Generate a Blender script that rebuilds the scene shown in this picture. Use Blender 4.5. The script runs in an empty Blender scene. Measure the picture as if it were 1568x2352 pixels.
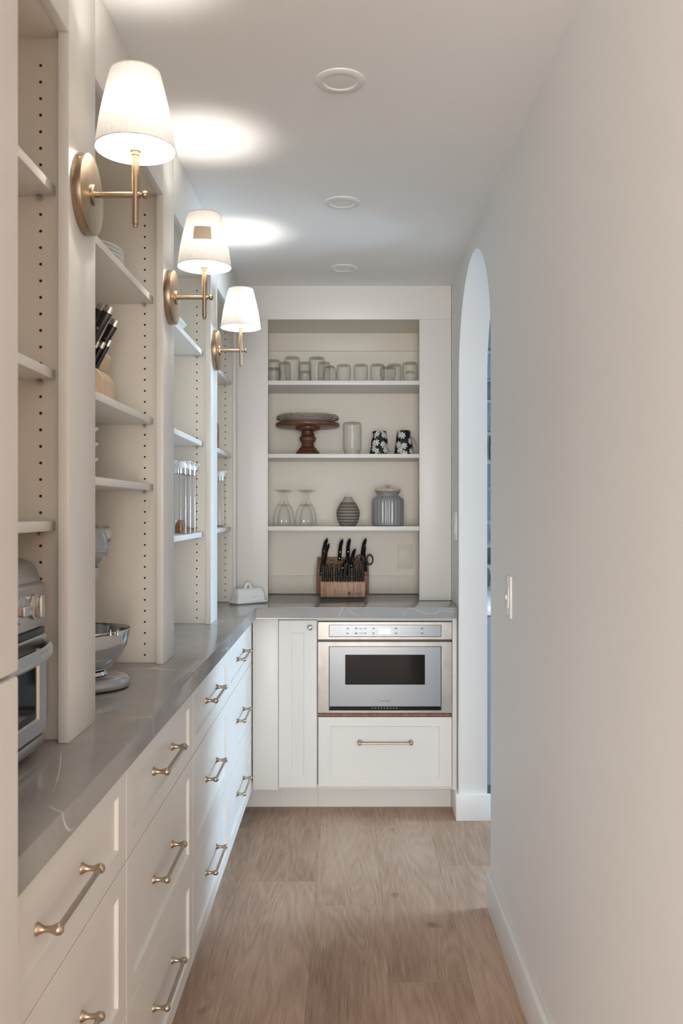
import bpy, bmesh, math, random
from mathutils import Vector, Matrix
PI = math.pi
random.seed(7)
sc = bpy.context.scene
C = sc.collection

# ------------------------------------------------------------------ camera
H, F, CX, CY = 1.355, 2000.0, 797.0, 1172.0      # eye height (m), focal length and horizon point in photo pixels
cam_d = bpy.data.cameras.new('camera'); cam = bpy.data.objects.new('camera', cam_d); C.objects.link(cam)
cam.location = (0, 0, H); cam.rotation_euler = (PI/2, 0, 0)
cam_d.sensor_fit = 'VERTICAL'; cam_d.sensor_height = 36.0; cam_d.lens = 36.0*F/2352
cam_d.shift_x = -(CX-784)/2352; cam_d.shift_y = -(1176-CY)/2352
cam_d.clip_start = 0.02; cam_d.clip_end = 100
cam_d.dof.use_dof = True; cam_d.dof.focus_distance = 3.6; cam_d.dof.aperture_fstop = 10
sc.camera = cam
# ------------------------------------------------------------------ world, kitchen window light, added rear fill, exposure
w = bpy.data.worlds.new('world'); sc.world = w; w.use_nodes = True
bg = w.node_tree.nodes['Background']; bg.inputs[0].default_value = (0.62, 0.78, 1.0, 1); bg.inputs[1].default_value = 2.0
def area(name, loc, rot, sx, sy, power, col):
    d = bpy.data.lights.new(name, 'AREA'); d.shape = 'RECTANGLE'; d.size = sx; d.size_y = sy; d.energy = power; d.color = col
    o = bpy.data.objects.new(name, d); C.objects.link(o); o.location = loc; o.rotation_euler = rot; return o
area('kitchen_window_daylight', (4.62, 3.95, 1.65), (0, PI/2, 0), 1.4, 1.4, 150, (0.54, 0.77, 1.0))
area('rear_fill_light', (-1.0, -5.05, 1.1), (PI/2, 0, 0), 5.0, 2.0, 345, (1.0, 0.94, 0.87))  # added fill behind the camera, brightens the passage from the unseen rear room
vs = sc.view_settings
vs.view_transform = 'Standard'; vs.look = 'None'; vs.gamma = 1.0; vs.use_curve_mapping = False; vs.exposure = 0.45
cy = sc.cycles; cy.max_bounces = 7; cy.diffuse_bounces = 5; cy.glossy_bounces = 4; cy.transmission_bounces = 4; cy.transparent_max_bounces = 24
cy.caustics_reflective = False; cy.caustics_refractive = False; cy.sample_clamp_indirect = 6; cy.adaptive_threshold = .025

# ------------------------------------------------------------------ materials
def base_mat(name):
    m = bpy.data.materials.new(name); m.use_nodes = True
    nt = m.node_tree; return m, nt, nt.nodes['Principled BSDF']
def lk(nt, a, b): nt.links.new(a, b)
def coords(nt, scale=(1, 1, 1), kind='Object'):
    tc = nt.nodes.new('ShaderNodeTexCoord'); mp = nt.nodes.new('ShaderNodeMapping')
    mp.inputs['Scale'].default_value = scale; lk(nt, tc.outputs[kind], mp.inputs[0]); return mp.outputs[0]
def noise(nt, vec, scale, detail=4, rough=.5, dist=0):
    n = nt.nodes.new('ShaderNodeTexNoise'); n.inputs['Scale'].default_value = scale; n.inputs['Detail'].default_value = detail
    n.inputs['Roughness'].default_value = rough; n.inputs['Distortion'].default_value = dist
    lk(nt, vec, n.inputs['Vector']); return n.outputs['Fac']
def ramp(nt, fac, stops):
    r = nt.nodes.new('ShaderNodeValToRGB'); e = r.color_ramp.elements
    while len(e) < len(stops): e.new(.5)
    for i, (p, c) in enumerate(stops): e[i].position = p; e[i].color = (c[0], c[1], c[2], 1)
    lk(nt, fac, r.inputs[0]); return r.outputs[0]
def math_n(nt, op, a, b=None, c=None):
    n = nt.nodes.new('ShaderNodeMath'); n.operation = op
    for i, v in enumerate((a, b, c)):
        if v is None: continue
        if isinstance(v, (int, float)): n.inputs[i].default_value = v
        else: lk(nt, v, n.inputs[i])
    return n.outputs[0]
def mixc(nt, fac, a, b):
    n = nt.nodes.new('ShaderNodeMix'); n.data_type = 'RGBA'
    for s, v in ((0, fac), (6, a), (7, b)):
        if isinstance(v, (int, float)): n.inputs[s].default_value = v
        elif isinstance(v, tuple): n.inputs[s].default_value = (*v, 1)
        else: lk(nt, v, n.inputs[s])
    return n.outputs[2]
def bump(nt, b, h, strength=.1, dist=.001):
    n = nt.nodes.new('ShaderNodeBump'); n.inputs['Strength'].default_value = strength; n.inputs['Distance'].default_value = dist
    lk(nt, h, n.inputs['Height']); lk(nt, n.outputs[0], b.inputs['Normal'])
def plain(name, col, rough=.5, metal=0.0, var=0.0, vscale=6, bstr=0, bscale=200, spec=None, coat=0, emit=0, aniso=(1, 1, 1)):
    m, nt, b = base_mat(name)
    b.inputs['Base Color'].default_value = (*col, 1); b.inputs['Roughness'].default_value = rough; b.inputs['Metallic'].default_value = metal
    if spec is not None: b.inputs['Specular IOR Level'].default_value = spec
    if coat: b.inputs['Coat Weight'].default_value = coat; b.inputs['Coat Roughness'].default_value = .05
    if emit: b.inputs['Emission Color'].default_value = (*col, 1); b.inputs['Emission Strength'].default_value = emit
    if var:
        v = coords(nt, aniso); f = noise(nt, v, vscale)
        lk(nt, ramp(nt, f, [(.3, tuple(x*(1-var) for x in col)), (.7, tuple(min(1, x*(1+var)) for x in col))]), b.inputs['Base Color'])
    if bstr:
        v = coords(nt, aniso); bump(nt, b, noise(nt, v, bscale, 1), bstr, .001)
    return m
M = {}
M['paint'] = plain('cabinet_paint', (.80, .78, .74), .38)
M['wall'] = plain('wall_paint', (.77, .757, .735), .6, bstr=.05, bscale=180)
M['ceil'] = plain('ceiling_paint', (.88, .875, .865), .75)
M['trim'] = plain('trim_paint', (.83, .825, .81), .4, var=.015, vscale=9)
M['interior'] = plain('almond_melamine', (.82, .775, .695), .45)
M['hole'] = plain('hole_dark', (.03, .02, .015), .9)
M['brass'] = plain('aged_brass', (.40, .305, .205), .36, 1, var=.10, vscale=40, aniso=(1, 1, .2))
M['pull'] = plain('champagne_bronze', (.50, .41, .31), .30, 1, var=.08, vscale=60)
M['nickel'] = plain('satin_nickel', (.60, .58, .55), .28, 1)
M['steel'] = plain('brushed_steel', (.56, .56, .55), .30, 1, var=.05, vscale=30, aniso=(.2, 1, 6))
M['steel_smear'] = plain('smudged_steel', (.29, .275, .26), .33, 1, var=.10, vscale=22)
M['polished'] = plain('polished_steel', (.72, .72, .72), .09, 1)
M['mirror_panel'] = plain('grey_glass_panel', (.31, .335, .36), .22, .45)
M['black_glass'] = plain('black_glass', (.010, .009, .008), .06, spec=.2)
M['black'] = plain('black_plastic', (.012, .011, .011), .32, var=.1, vscale=30)
M['rubber'] = plain('black_rubber', (.02, .02, .02), .7)
M['white_plastic'] = plain('white_plastic', (.83, .82, .80), .35)
M['lilac_plastic'] = plain('cool_white_plastic', (.80, .80, .86), .3)
M['ceramic'] = plain('white_ceramic', (.85, .85, .83), .14, coat=.3)
M['grey_ceramic'] = plain('grey_glaze', (.27, .272, .275), .2, var=.05, vscale=12, coat=.3)
M['metallic_grey'] = plain('metallic_enamel', (.42, .43, .44), .18, .65, coat=.6)
M['display'] = plain('lit_display', (.62, .86, 1.0), .3, emit=2.2)
M['print_grey'] = plain('grey_print', (.11, .11, .115), .5)
M['print_black'] = plain('black_print', (.03, .025, .02), .5)
M['kitchen_cab'] = plain('blue_grey_cabinet_paint', (.27, .33, .39), .45)
M['kitchen_top'] = plain('white_quartz', (.80, .82, .83), .15, var=.04, vscale=5)
M['mortar'] = plain('mortar', (.55, .56, .57), .9, bstr=.3, bscale=60)
M['tag'] = plain('tag_shadow', (.80, .70, .58), .8)
M['brown_food'] = plain('brown_cereal', (.25, .14, .075), .9, var=.4, vscale=90, bstr=1, bscale=120)
M['amber'] = plain('brown_bottle', (.22, .10, .05), .2, var=.3, vscale=30)
M['linen_rim'] = plain('shade_binding', (.66, .63, .58), .9)
def thin_glass(name, face, edge, bstr, bscale, gl=.55):
    m, nt, b = base_mat(name); nt.nodes.remove(b)
    lw = nt.nodes.new('ShaderNodeLayerWeight'); lw.inputs[0].default_value = .5; fc = lw.outputs['Facing']
    tr = nt.nodes.new('ShaderNodeBsdfTransparent'); lk(nt, mixc(nt, math_n(nt, 'POWER', fc, 2.2), face, edge), tr.inputs[0])
    g = nt.nodes.new('ShaderNodeBsdfGlossy'); g.inputs['Roughness'].default_value = .03
    mx = nt.nodes.new('ShaderNodeMixShader'); lk(nt, math_n(nt, 'ADD', math_n(nt, 'MULTIPLY', math_n(nt, 'POWER', fc, 3.0), gl), .03), mx.inputs[0])
    lk(nt, tr.outputs[0], mx.inputs[1]); lk(nt, g.outputs[0], mx.inputs[2]); lk(nt, mx.outputs[0], nt.nodes['Material Output'].inputs[0])
    if bstr:
        n = nt.nodes.new('ShaderNodeBump'); n.inputs['Strength'].default_value = bstr; n.inputs['Distance'].default_value = .004
        lk(nt, noise(nt, coords(nt), bscale, 2), n.inputs['Height']); lk(nt, n.outputs[0], g.inputs['Normal']); lk(nt, n.outputs[0], lw.inputs['Normal'])
    return m
M['jar_glass'] = thin_glass('pressed_jar_glass', (.965, .968, .96), (.50, .50, .46), .55, 100, .5)
M['clear_glass'] = thin_glass('clear_glass', (.985, .985, .985), (.70, .71, .70), 0, 1, .4)
M['acrylic'] = thin_glass('clear_acrylic', (.97, .97, .98), (.74, .75, .78), 0, 1, .22)
def shade_mat():
    m, nt, b = base_mat('linen_shade'); nt.nodes.remove(b)
    v = coords(nt, (1, 1, .12)); f = noise(nt, v, 320, 3)
    col = ramp(nt, f, [(.25, (.80, .76, .70)), (.75, (.93, .91, .87))])
    d = nt.nodes.new('ShaderNodeBsdfDiffuse'); t = nt.nodes.new('ShaderNodeBsdfTranslucent')
    lk(nt, col, d.inputs[0]); lk(nt, col, t.inputs[0])
    mx = nt.nodes.new('ShaderNodeMixShader'); mx.inputs[0].default_value = .035
    lk(nt, d.outputs[0], mx.inputs[1]); lk(nt, t.outputs[0], mx.inputs[2]); lk(nt, mx.outputs[0], nt.nodes['Material Output'].inputs[0]); return m
M['shade'] = shade_mat()
M['bulb'] = plain('lit_bulb', (1.0, .945, .87), .3, emit=160)
M['candle'] = plain('candle_sleeve', (.90, .88, .82), .4)
def wood(name, dark, mid, light, ax=2, scale=14, rough=.45, rings=26):
    m, nt, b = base_mat(name)
    s = [1, 1, 1]; s[ax] = .10
    v = coords(nt, tuple(s)); f1 = noise(nt, v, scale, 5, .6, .6)
    wv = math_n(nt, 'FRACT', math_n(nt, 'MULTIPLY', f1, rings*.35))
    tri = math_n(nt, 'ABSOLUTE', math_n(nt, 'SUBTRACT', wv, .5))
    s2 = [1, 1, 1]; s2[ax] = .03
    f2 = noise(nt, coords(nt, tuple(s2)), scale*22, 3)
    k = math_n(nt, 'ADD', math_n(nt, 'MULTIPLY', tri, .9), math_n(nt, 'MULTIPLY', f2, .55))
    lk(nt, ramp(nt, k, [(.18, dark), (.45, mid), (.85, light)]), b.inputs['Base Color'])
    b.inputs['Roughness'].default_value = rough; bump(nt, b, k, .12, .0006); return m
M['walnut'] = wood('dark_acacia', (.055, .020, .010), (.125, .048, .024), (.20, .085, .045), 0, 16, .35)
M['block_dark'] = wood('knife_block_side_wood', (.13, .055, .028), (.20, .09, .045), (.27, .13, .07), 2, 14)
M['block_light'] = wood('knife_block_oak', (.24, .125, .07), (.40, .235, .14), (.47, .30, .19), 2, 14)
M['beech'] = wood('pale_beech', (.50, .36, .23), (.60, .44, .29), (.66, .50, .35), 2, 10)
def floor_mat():
    m, nt, b = base_mat('oak_plank')
    oi = nt.nodes.new('ShaderNodeObjectInfo')
    tc = nt.nodes.new('ShaderNodeTexCoord'); ad = nt.nodes.new('ShaderNodeVectorMath'); ad.operation = 'ADD'
    cb = nt.nodes.new('ShaderNodeCombineXYZ'); rr = math_n(nt, 'MULTIPLY', oi.outputs['Random'], 37.0)
    lk(nt, rr, cb.inputs[0]); lk(nt, rr, cb.inputs[1]); lk(nt, tc.outputs['Object'], ad.inputs[0]); lk(nt, cb.outputs[0], ad.inputs[1])
    def mp(s):
        n = nt.nodes.new('ShaderNodeMapping'); n.inputs['Scale'].default_value = s; lk(nt, ad.outputs[0], n.inputs[0]); return n.outputs[0]
    big = noise(nt, mp((1, .13, 1)), 5.5, 2, .5, .25)                     # cathedral figure
    rg = math_n(nt, 'ABSOLUTE', math_n(nt, 'SUBTRACT', math_n(nt, 'FRACT', math_n(nt, 'MULTIPLY', big, 19)), .5))
    fib = noise(nt, mp((1, .035, 1)), 210, 4, .65)
    tone = noise(nt, mp((1, .35, 1)), 3.2, 2)
    knot = noise(nt, mp((1, .6, 1)), 11, 1)
    k = math_n(nt, 'ADD', math_n(nt, 'MULTIPLY', rg, .24), math_n(nt, 'MULTIPLY', fib, .68))
    k = math_n(nt, 'ADD', k, math_n(nt, 'MULTIPLY', math_n(nt, 'SUBTRACT', tone, .5), .9))
    k = math_n(nt, 'ADD', k, math_n(nt, 'MULTIPLY', math_n(nt, 'SUBTRACT', oi.outputs['Random'], .5), .10))
    c = ramp(nt, k, [(.08, (.23, .138, .090)), (.34, (.385, .252, .176)), (.58, (.50, .350, .256)), (.92, (.585, .435, .335))])
    kf = nt.nodes.new('ShaderNodeMapRange'); kf.inputs[1].default_value = .70; kf.inputs[2].default_value = .80; kf.inputs[3].default_value = 0; kf.inputs[4].default_value = .75; lk(nt, knot, kf.inputs[0])
    c = mixc(nt, kf.outputs[0], c, (.16, .10, .07))
    lk(nt, c, b.inputs['Base Color']); b.inputs['Roughness'].default_value = .48; b.inputs['Specular IOR Level'].default_value = .35
    bump(nt, b, fib, .22, .0006); return m
M['floor'] = floor_mat()
def quartz():
    m, nt, b = base_mat('grey_quartz')
    v = coords(nt); f = noise(nt, v, 4.5, 6, .6, .4); fine = noise(nt, v, 120, 2)
    c = ramp(nt, f, [(.3, (.255, .245, .232)), (.7, (.325, .314, .298))])
    c = mixc(nt, math_n(nt, 'MULTIPLY', fine, .25), c, (.44, .43, .41))
    # veins: thin lines where warped noise crosses its middle, broken up by another noise
    n1 = noise(nt, coords(nt, (1.0, .6, 1.0)), 3.1, 2, .45, .35)
    d = math_n(nt, 'ABSOLUTE', math_n(nt, 'SUBTRACT', n1, .5))
    line = math_n(nt, 'SUBTRACT', 1.0, math_n(nt, 'MINIMUM', math_n(nt, 'DIVIDE', d, .0030), 1.0))
    mask = nt.nodes.new('ShaderNodeMapRange'); mask.inputs[1].default_value = .44; mask.inputs[2].default_value = .60; lk(nt, noise(nt, v, 7, 3), mask.inputs[0])
    c = mixc(nt, math_n(nt, 'MULTIPLY', line, math_n(nt, 'MULTIPLY', mask.outputs[0], .85)), c, (.74, .72, .69))
    sp = nt.nodes.new('ShaderNodeTexVoronoi'); sp.inputs['Scale'].default_value = 95; lk(nt, v, sp.inputs['Vector'])
    spk = nt.nodes.new('ShaderNodeMapRange'); spk.inputs[1].default_value = .20; spk.inputs[2].default_value = .10; lk(nt, sp.outputs['Distance'], spk.inputs[0])
    c = mixc(nt, math_n(nt, 'MULTIPLY', spk.outputs[0], .16), c, (.55, .55, .56))
    lk(nt, c, b.inputs['Base Color']); b.inputs['Roughness'].default_value = .09; b.inputs['Specular IOR Level'].default_value = .9; return m
M['quartz'] = quartz()
def stone():
    m, nt, b = base_mat('field_stone'); oi = nt.nodes.new('ShaderNodeObjectInfo')
    v = coords(nt); f = noise(nt, v, 16, 6, .7)
    c = ramp(nt, oi.outputs['Random'], [(0, (.03, .04, .05)), (.35, (.08, .095, .11)), (.6, (.15, .17, .19)), (1, (.24, .265, .29))])
    lk(nt, mixc(nt, math_n(nt, 'MULTIPLY', f, .7), c, (.10, .12, .14)), b.inputs['Base Color']); b.inputs['Roughness'].default_value = .85
    bump(nt, b, f, .8, .01); return m
M['stone'] = stone()
def floral():
    m, nt, b = base_mat('black_floral_glaze')
    tc = nt.nodes.new('ShaderNodeTexCoord'); sp = nt.nodes.new('ShaderNodeSeparateXYZ'); lk(nt, tc.outputs['Object'], sp.inputs[0])
    an = math_n(nt, 'MULTIPLY', math_n(nt, 'ARCTAN2', sp.outputs[1], sp.outputs[0]), .045)
    cb = nt.nodes.new('ShaderNodeCombineXYZ'); lk(nt, an, cb.inputs[0]); lk(nt, sp.outputs[2], cb.inputs[1]); p = cb.outputs[0]
    vo = nt.nodes.new('ShaderNodeTexVoronoi'); vo.voronoi_dimensions = '2D'; vo.inputs['Scale'].default_value = 26; vo.inputs['Randomness'].default_value = .75; lk(nt, p, vo.inputs['Vector'])
    dv = nt.nodes.new('ShaderNodeVectorMath'); dv.operation = 'SUBTRACT'
    sc_ = nt.nodes.new('ShaderNodeVectorMath'); sc_.operation = 'SCALE'; sc_.inputs['Scale'].default_value = 1.0; lk(nt, p, sc_.inputs[0])
    lk(nt, sc_.outputs[0], dv.inputs[0]); lk(nt, vo.outputs['Position'], dv.inputs[1])
    s2 = nt.nodes.new('ShaderNodeSeparateXYZ'); lk(nt, dv.outputs[0], s2.inputs[0])
    ang = math_n(nt, 'ARCTAN2', s2.outputs[1], s2.outputs[0])
    pet = math_n(nt, 'MULTIPLY', math_n(nt, 'SINE', math_n(nt, 'MULTIPLY', ang, 7.0)), .07)
    dist = math_n(nt, 'ADD', vo.outputs['Distance'], pet)
    dist = math_n(nt, 'ADD', dist, math_n(nt, 'MULTIPLY', math_n(nt, 'SUBTRACT', noise(nt, p, 140, 3), .5), .45))
    petal = math_n(nt, 'LESS_THAN', dist, .37)
    vein = math_n(nt, 'GREATER_THAN', math_n(nt, 'ABSOLUTE', math_n(nt, 'SUBTRACT', dist, .19)), .035)
    lk(nt, mixc(nt, math_n(nt, 'MULTIPLY', petal, vein), (.008, .008, .008), (.78, .77, .74)), b.inputs['Base Color'])
    b.inputs['Roughness'].default_value = .08; return m
M['floral'] = floral()
def vase_mat():
    m, nt, b = base_mat('carved_band_pottery')
    tc = nt.nodes.new('ShaderNodeTexCoord'); sp = nt.nodes.new('ShaderNodeSeparateXYZ'); lk(nt, tc.outputs['Object'], sp.inputs[0])
    z = sp.outputs[2]; an = math_n(nt, 'ARCTAN2', sp.outputs[1], sp.outputs[0])
    band = math_n(nt, 'FRACT', math_n(nt, 'MULTIPLY', z, 66.0))
    line = math_n(nt, 'LESS_THAN', band, .22)
    tri = math_n(nt, 'ABSOLUTE', math_n(nt, 'SUBTRACT', math_n(nt, 'FRACT', math_n(nt, 'MULTIPLY', an, 6.4)), .5))
    zig = math_n(nt, 'LESS_THAN', math_n(nt, 'FRACT', math_n(nt, 'ADD', math_n(nt, 'MULTIPLY', band, 2.0), tri)), .42)
    dark = math_n(nt, 'MULTIPLY', math_n(nt, 'MAXIMUM', line, zig), math_n(nt, 'LESS_THAN', z, .117))
    lk(nt, mixc(nt, dark, (.40, .345, .285), (.030, .026, .022)), b.inputs['Base Color']); b.inputs['Roughness'].default_value = .7; return m
M['vase'] = vase_mat()

# ------------------------------------------------------------------ geometry helpers
def W(px, py, Y): return Vector(((px-CX)*Y/F, Y, H-(py-CY)*Y/F))      # the point at depth Y that the photo shows at (px, py)
def box(bm, x0, x1, y0, y1, z0, z1, bev=0, seg=2):
    vs_ = [bm.verts.new((x, y, z)) for x in (x0, x1) for y in (y0, y1) for z in (z0, z1)]
    fs = [(0, 1, 3, 2), (4, 6, 7, 5), (0, 4, 5, 1), (2, 3, 7, 6), (0, 2, 6, 4), (1, 5, 7, 3)]
    faces = [bm.faces.new([vs_[i] for i in f]) for f in fs]
    if bev:
        es = list({e for f in faces for e in f.edges})
        bmesh.ops.bevel(bm, geom=es, offset=bev, segments=seg, affect='EDGES', profile=.5)
    return bm
def B(*a, **k): return box(bmesh.new(), *a, **k)
def lathe(bm, prof, n=32, c=(0, 0, 0), mod=None, closed=False):
    rings = []
    for i, (r, z) in enumerate(prof):
        if r < 1e-6: rings.append([bm.verts.new((c[0], c[1], c[2]+z))]); continue
        ring = []
        for k in range(n):
            t = 2*PI*k/n; rr = r*(mod(t, z) if mod else 1)
            ring.append(bm.verts.new((c[0]+rr*math.cos(t), c[1]+rr*math.sin(t), c[2]+z)))
        rings.append(ring)
    prs = list(zip(rings[:-1], rings[1:]))
    if closed: prs.append((rings[-1], rings[0]))
    for a, b in prs:
        if len(a) == 1 and len(b) == 1: continue
        for k in range(n):
            k2 = (k+1) % n
            if len(a) == 1: bm.faces.new((a[0], b[k2], b[k]))
            elif len(b) == 1: bm.faces.new((a[k], a[k2], b[0]))
            else: bm.faces.new((a[k], a[k2], b[k2], b[k]))
    return bm
def L(prof, n=32, **k): return lathe(bmesh.new(), prof, n, **k)
def tube(bm, pts, rad, n=12, side=None, cap=True):
    """swept tube; rad is a number, a list of numbers or of (half width, half depth)"""
    pts = [Vector(p) for p in pts]; rings = []
    side = Vector(side) if side else None
    for i, p in enumerate(pts):
        t = (pts[min(i+1, len(pts)-1)]-pts[max(i-1, 0)]).normalized()
        s = side if side else (Vector((0, 0, 1)) if abs(t.z) < .9 else Vector((1, 0, 0)))
        u = (s-t*s.dot(t)).normalized(); v = t.cross(u)
        r = rad[i] if isinstance(rad, list) else rad
        ru, rv = r if isinstance(r, tuple) else (r, r)
        rings.append([bm.verts.new(p+u*ru*math.cos(2*PI*k/n)+v*rv*math.sin(2*PI*k/n)) for k in range(n)])
    for a, b in zip(rings[:-1], rings[1:]):
        for k in range(n): bm.faces.new((a[k], a[(k+1) % n], b[(k+1) % n], b[k]))
    if cap: bm.faces.new(rings[0][::-1]); bm.faces.new(rings[-1])
    return bm
def T(*a, **k): return tube(bmesh.new(), *a, **k)
def torus(bm, c, R, r, axis='z', n=32, m=8, sq=(1, 1)):
    g = []
    for i in range(n):
        t = 2*PI*i/n; ring = []
        for j in range(m):
            s = 2*PI*j/m; a = (R+r*math.cos(s)); p = (a*math.cos(t)*sq[0], a*math.sin(t)*sq[1], r*math.sin(s))
            if axis == 'y': p = (p[0], p[2], p[1])
            if axis == 'x': p = (p[2], p[0], p[1])
            ring.append(bm.verts.new((c[0]+p[0], c[1]+p[1], c[2]+p[2])))
        g.append(ring)
    for i in range(n):
        a, b = g[i], g[(i+1) % n]
        for j in range(m): bm.faces.new((a[j], b[j], b[(j+1) % m], a[(j+1) % m]))
    return bm
def prism(bm, poly, axis, a0, a1, bev=0):
    """poly is a list of 2-D points in the two other axes (x->(y,z), y->(x,z), z->(x,y))"""
    def P(p, a): return (a, p[0], p[1]) if axis == 'x' else (p[0], a, p[1]) if axis == 'y' else (p[0], p[1], a)
    A = [bm.verts.new(P(p, a0)) for p in poly]; Bv = [bm.verts.new(P(p, a1)) for p in poly]; n = len(poly)
    fs = [bm.faces.new(A[::-1]), bm.faces.new(Bv)]
    for k in range(n): fs.append(bm.faces.new((A[k], A[(k+1) % n], Bv[(k+1) % n], Bv[k])))
    if bev: bmesh.ops.bevel(bm, geom=list({e for f in fs for e in f.edges}), offset=bev, segments=2, affect='EDGES', profile=.5)
    return bm
def PR(*a, **k): return prism(bmesh.new(), *a, **k)
def rings_box(bm, rings, mp):
    """loft of rectangular rings (u0,u1,v0,v1,w), capped; mp maps (u,v,w) to a point"""
    R = [[bm.verts.new(mp(*q)) for q in ((u0, v0, w_), (u1, v0, w_), (u1, v1, w_), (u0, v1, w_))] for (u0, u1, v0, v1, w_) in rings]
    for a, b in zip(R[:-1], R[1:]):
        for k in range(4): bm.faces.new((a[k], a[(k+1) % 4], b[(k+1) % 4], b[k]))
    bm.faces.new(R[0][::-1]); bm.faces.new(R[-1]); return bm
def shaker(u0, u1, v0, v1, mp, stile=.056, rail=.042, depth=.007, t=.019, c=.0012):
    return rings_box(bmesh.new(), [(u0, u1, v0, v1, -t), (u0, u1, v0, v1, -c), (u0+c, u1-c, v0+c, v1-c, 0),
        (u0+stile, u1-stile, v0+rail, v1-rail, 0), (u0+stile+.003, u1-stile-.003, v0+rail+.003, v1-rail-.003, -depth)], mp)
def xf(bm, mtx): bmesh.ops.transform(bm, matrix=mtx, verts=bm.verts); return bm
def to_mesh(name, bm, mat, ang=35):
    bmesh.ops.recalc_face_normals(bm, faces=bm.faces)
    me = bpy.data.meshes.new(name); bm.to_mesh(me); bm.free()
    if mat: me.materials.append(M[mat] if isinstance(mat, str) else mat)
    me.shade_smooth(); me.set_sharp_from_angle(angle=math.radians(ang)); return me
ORG = {}
def org(o):
    while o.parent: o = o.parent
    return ORG.get(o.name, Vector((0, 0, 0)))
def part(name, bm, mat, parent, local=False, label=None, kind=None, ang=35):
    """a part: bm is in world coordinates unless local"""
    if not isinstance(bm, bpy.types.Mesh):
        if not local: bmesh.ops.translate(bm, verts=bm.verts, vec=-org(parent))
        bm = to_mesh(name, bm, mat, ang)
    o = bpy.data.objects.new(name, bm); C.objects.link(o); o.parent = parent
    if label: o['label'] = label
    if kind: o['kind'] = kind
    return o
def thing(name, label, cat, loc, group=None, rotz=0):
    o = bpy.data.objects.new(name, None); C.objects.link(o); o.location = loc; o.empty_display_size = .05
    o.rotation_euler = (0, 0, rotz); ORG[o.name] = Vector(loc); o['label'] = label; o['category'] = cat
    if group: o['group'] = group
    return o
def solo(name, bm, mat, label, cat, loc=(0, 0, 0), group=None, local=True, ang=35):
    if not local: bmesh.ops.translate(bm, verts=bm.verts, vec=-Vector(loc))
    o = bpy.data.objects.new(name, to_mesh(name, bm, mat, ang)); C.objects.link(o); o.location = loc; ORG[o.name] = Vector(loc)
    o['label'] = label; o['category'] = cat
    if group: o['group'] = group
    return o
def struct(name, bm, mat, parent=None):
    o = bpy.data.objects.new(name, to_mesh(name, bm, mat)); C.objects.link(o)
    if parent: o.parent = parent
    else: o['kind'] = 'structure'
    return o
def copy_tree(o, parent=None):
    c = o.copy(); C.objects.link(c); c.parent = parent
    for ch in list(o.children): copy_tree(ch, c)
    return c
def dup(root, loc, label, rotz=None):
    r = copy_tree(root); r.location = loc; r['label'] = label; ORG[r.name] = Vector(loc)
    if rotz is not None: r.rotation_euler = (0, 0, rotz)
    return r
def text_bm(s, size, ext=.0004, shear=0):
    cu = bpy.data.curves.new('txt', 'FONT'); cu.body = s; cu.size = size; cu.extrude = ext; cu.align_x = 'CENTER'; cu.align_y = 'CENTER'; cu.shear = shear; cu.resolution_u = 3
    o = bpy.data.objects.new('txt', cu); C.objects.link(o)
    dg = bpy.context.evaluated_depsgraph_get(); me = bpy.data.meshes.new_from_object(o.evaluated_get(dg))
    bm = bmesh.new(); bm.from_mesh(me); bpy.data.objects.remove(o); bpy.data.curves.remove(cu); bpy.data.meshes.remove(me); return bm
ORD = ['first', 'second', 'third', 'fourth', 'fifth', 'sixth', 'seventh', 'eighth', 'ninth', 'tenth', 'eleventh']

# ------------------------------------------------------------------ the setting
ZC = 2.424                                    # ceiling
XR, XR2 = .489, .613                          # right wall, both faces
A0, A1, AZ = 2.967, 3.812, 1.933              # arched opening: near jamb, far jamb, spring height
fl = struct('floor', B(-3.6, 4.6, -5.1, 4.9, -.10, -.011), 'floor')
seams = [-.577+.2325*k for k in range(7)]
ends = {0: 2.2, 1: 3.18, 2: 2.99, 3: 2.50, 4: 3.32, 5: 2.7}
pl_cache = {}
for r in range(6):
    y = ends[r]-1.52*4
    while y < 4.9:
        y0, y1 = max(y, -1.6), min(y+1.52, 4.45)
        if y1-y0 > .05:
            bm = B(-.1161, .1161, 0, y1-y0-.0003, -.011, 0, bev=.0004, seg=1)
            key = round(y1-y0, 4)
            if key not in pl_cache: pl_cache[key] = to_mesh('plank', bm, 'floor')
            else: bm.free()
            o = bpy.data.objects.new('plank', pl_cache[key]); C.objects.link(o); o.parent = fl
            o.location = ((seams[r]+seams[r+1])/2, y0, 0)
        y += 1.52
struct('ceiling', B(-3.6, 4.6, -5.1, 4.9, ZC, ZC+.1), 'ceil')
struct('wall_left', B(-.98, -.862, .3, 4.62, 0, ZC), 'wall')
struct('wall_end', B(-.98, XR+.003, 4.50, 4.62, 0, ZC), 'wall')
# right wall with its arched opening
bm = box(bmesh.new(), XR, XR2, .9, A0, 0, ZC)
R_ = (A1-A0)/2; ym = (A0+A1)/2; N = 40
arc = [(ym-R_*math.cos(PI*k/N), AZ+R_*math.sin(PI*k/N)) for k in range(N+1)]
prism(bm, [(A0, ZC), (A0, AZ)]+arc[1:-1]+[(A1, AZ), (A1, ZC)], 'x', XR, XR2)
prism(bm, [(XR, A1), (XR2, A1), (XR2, 4.9), (XR+.008, 4.9), (XR+.008, 4.143)], 'z', 0, ZC)
bmesh.ops.remove_doubles(bm, verts=bm.verts, dist=1e-5)
struct('wall_right', bm, 'wall')
struct('baseboard_right', B(XR-.014, XR, .9, A0+.003, 0, .115, bev=.002), 'trim')
bb = bmesh.new(); prism(bb, [(XR-.014, A1-.015), (XR2+.014, A1-.015), (XR2+.014, A1), (XR, A1), (XR+.002, 3.975), (XR-.014, 3.975)], 'z', 0, .115, bev=.0015)
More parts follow.
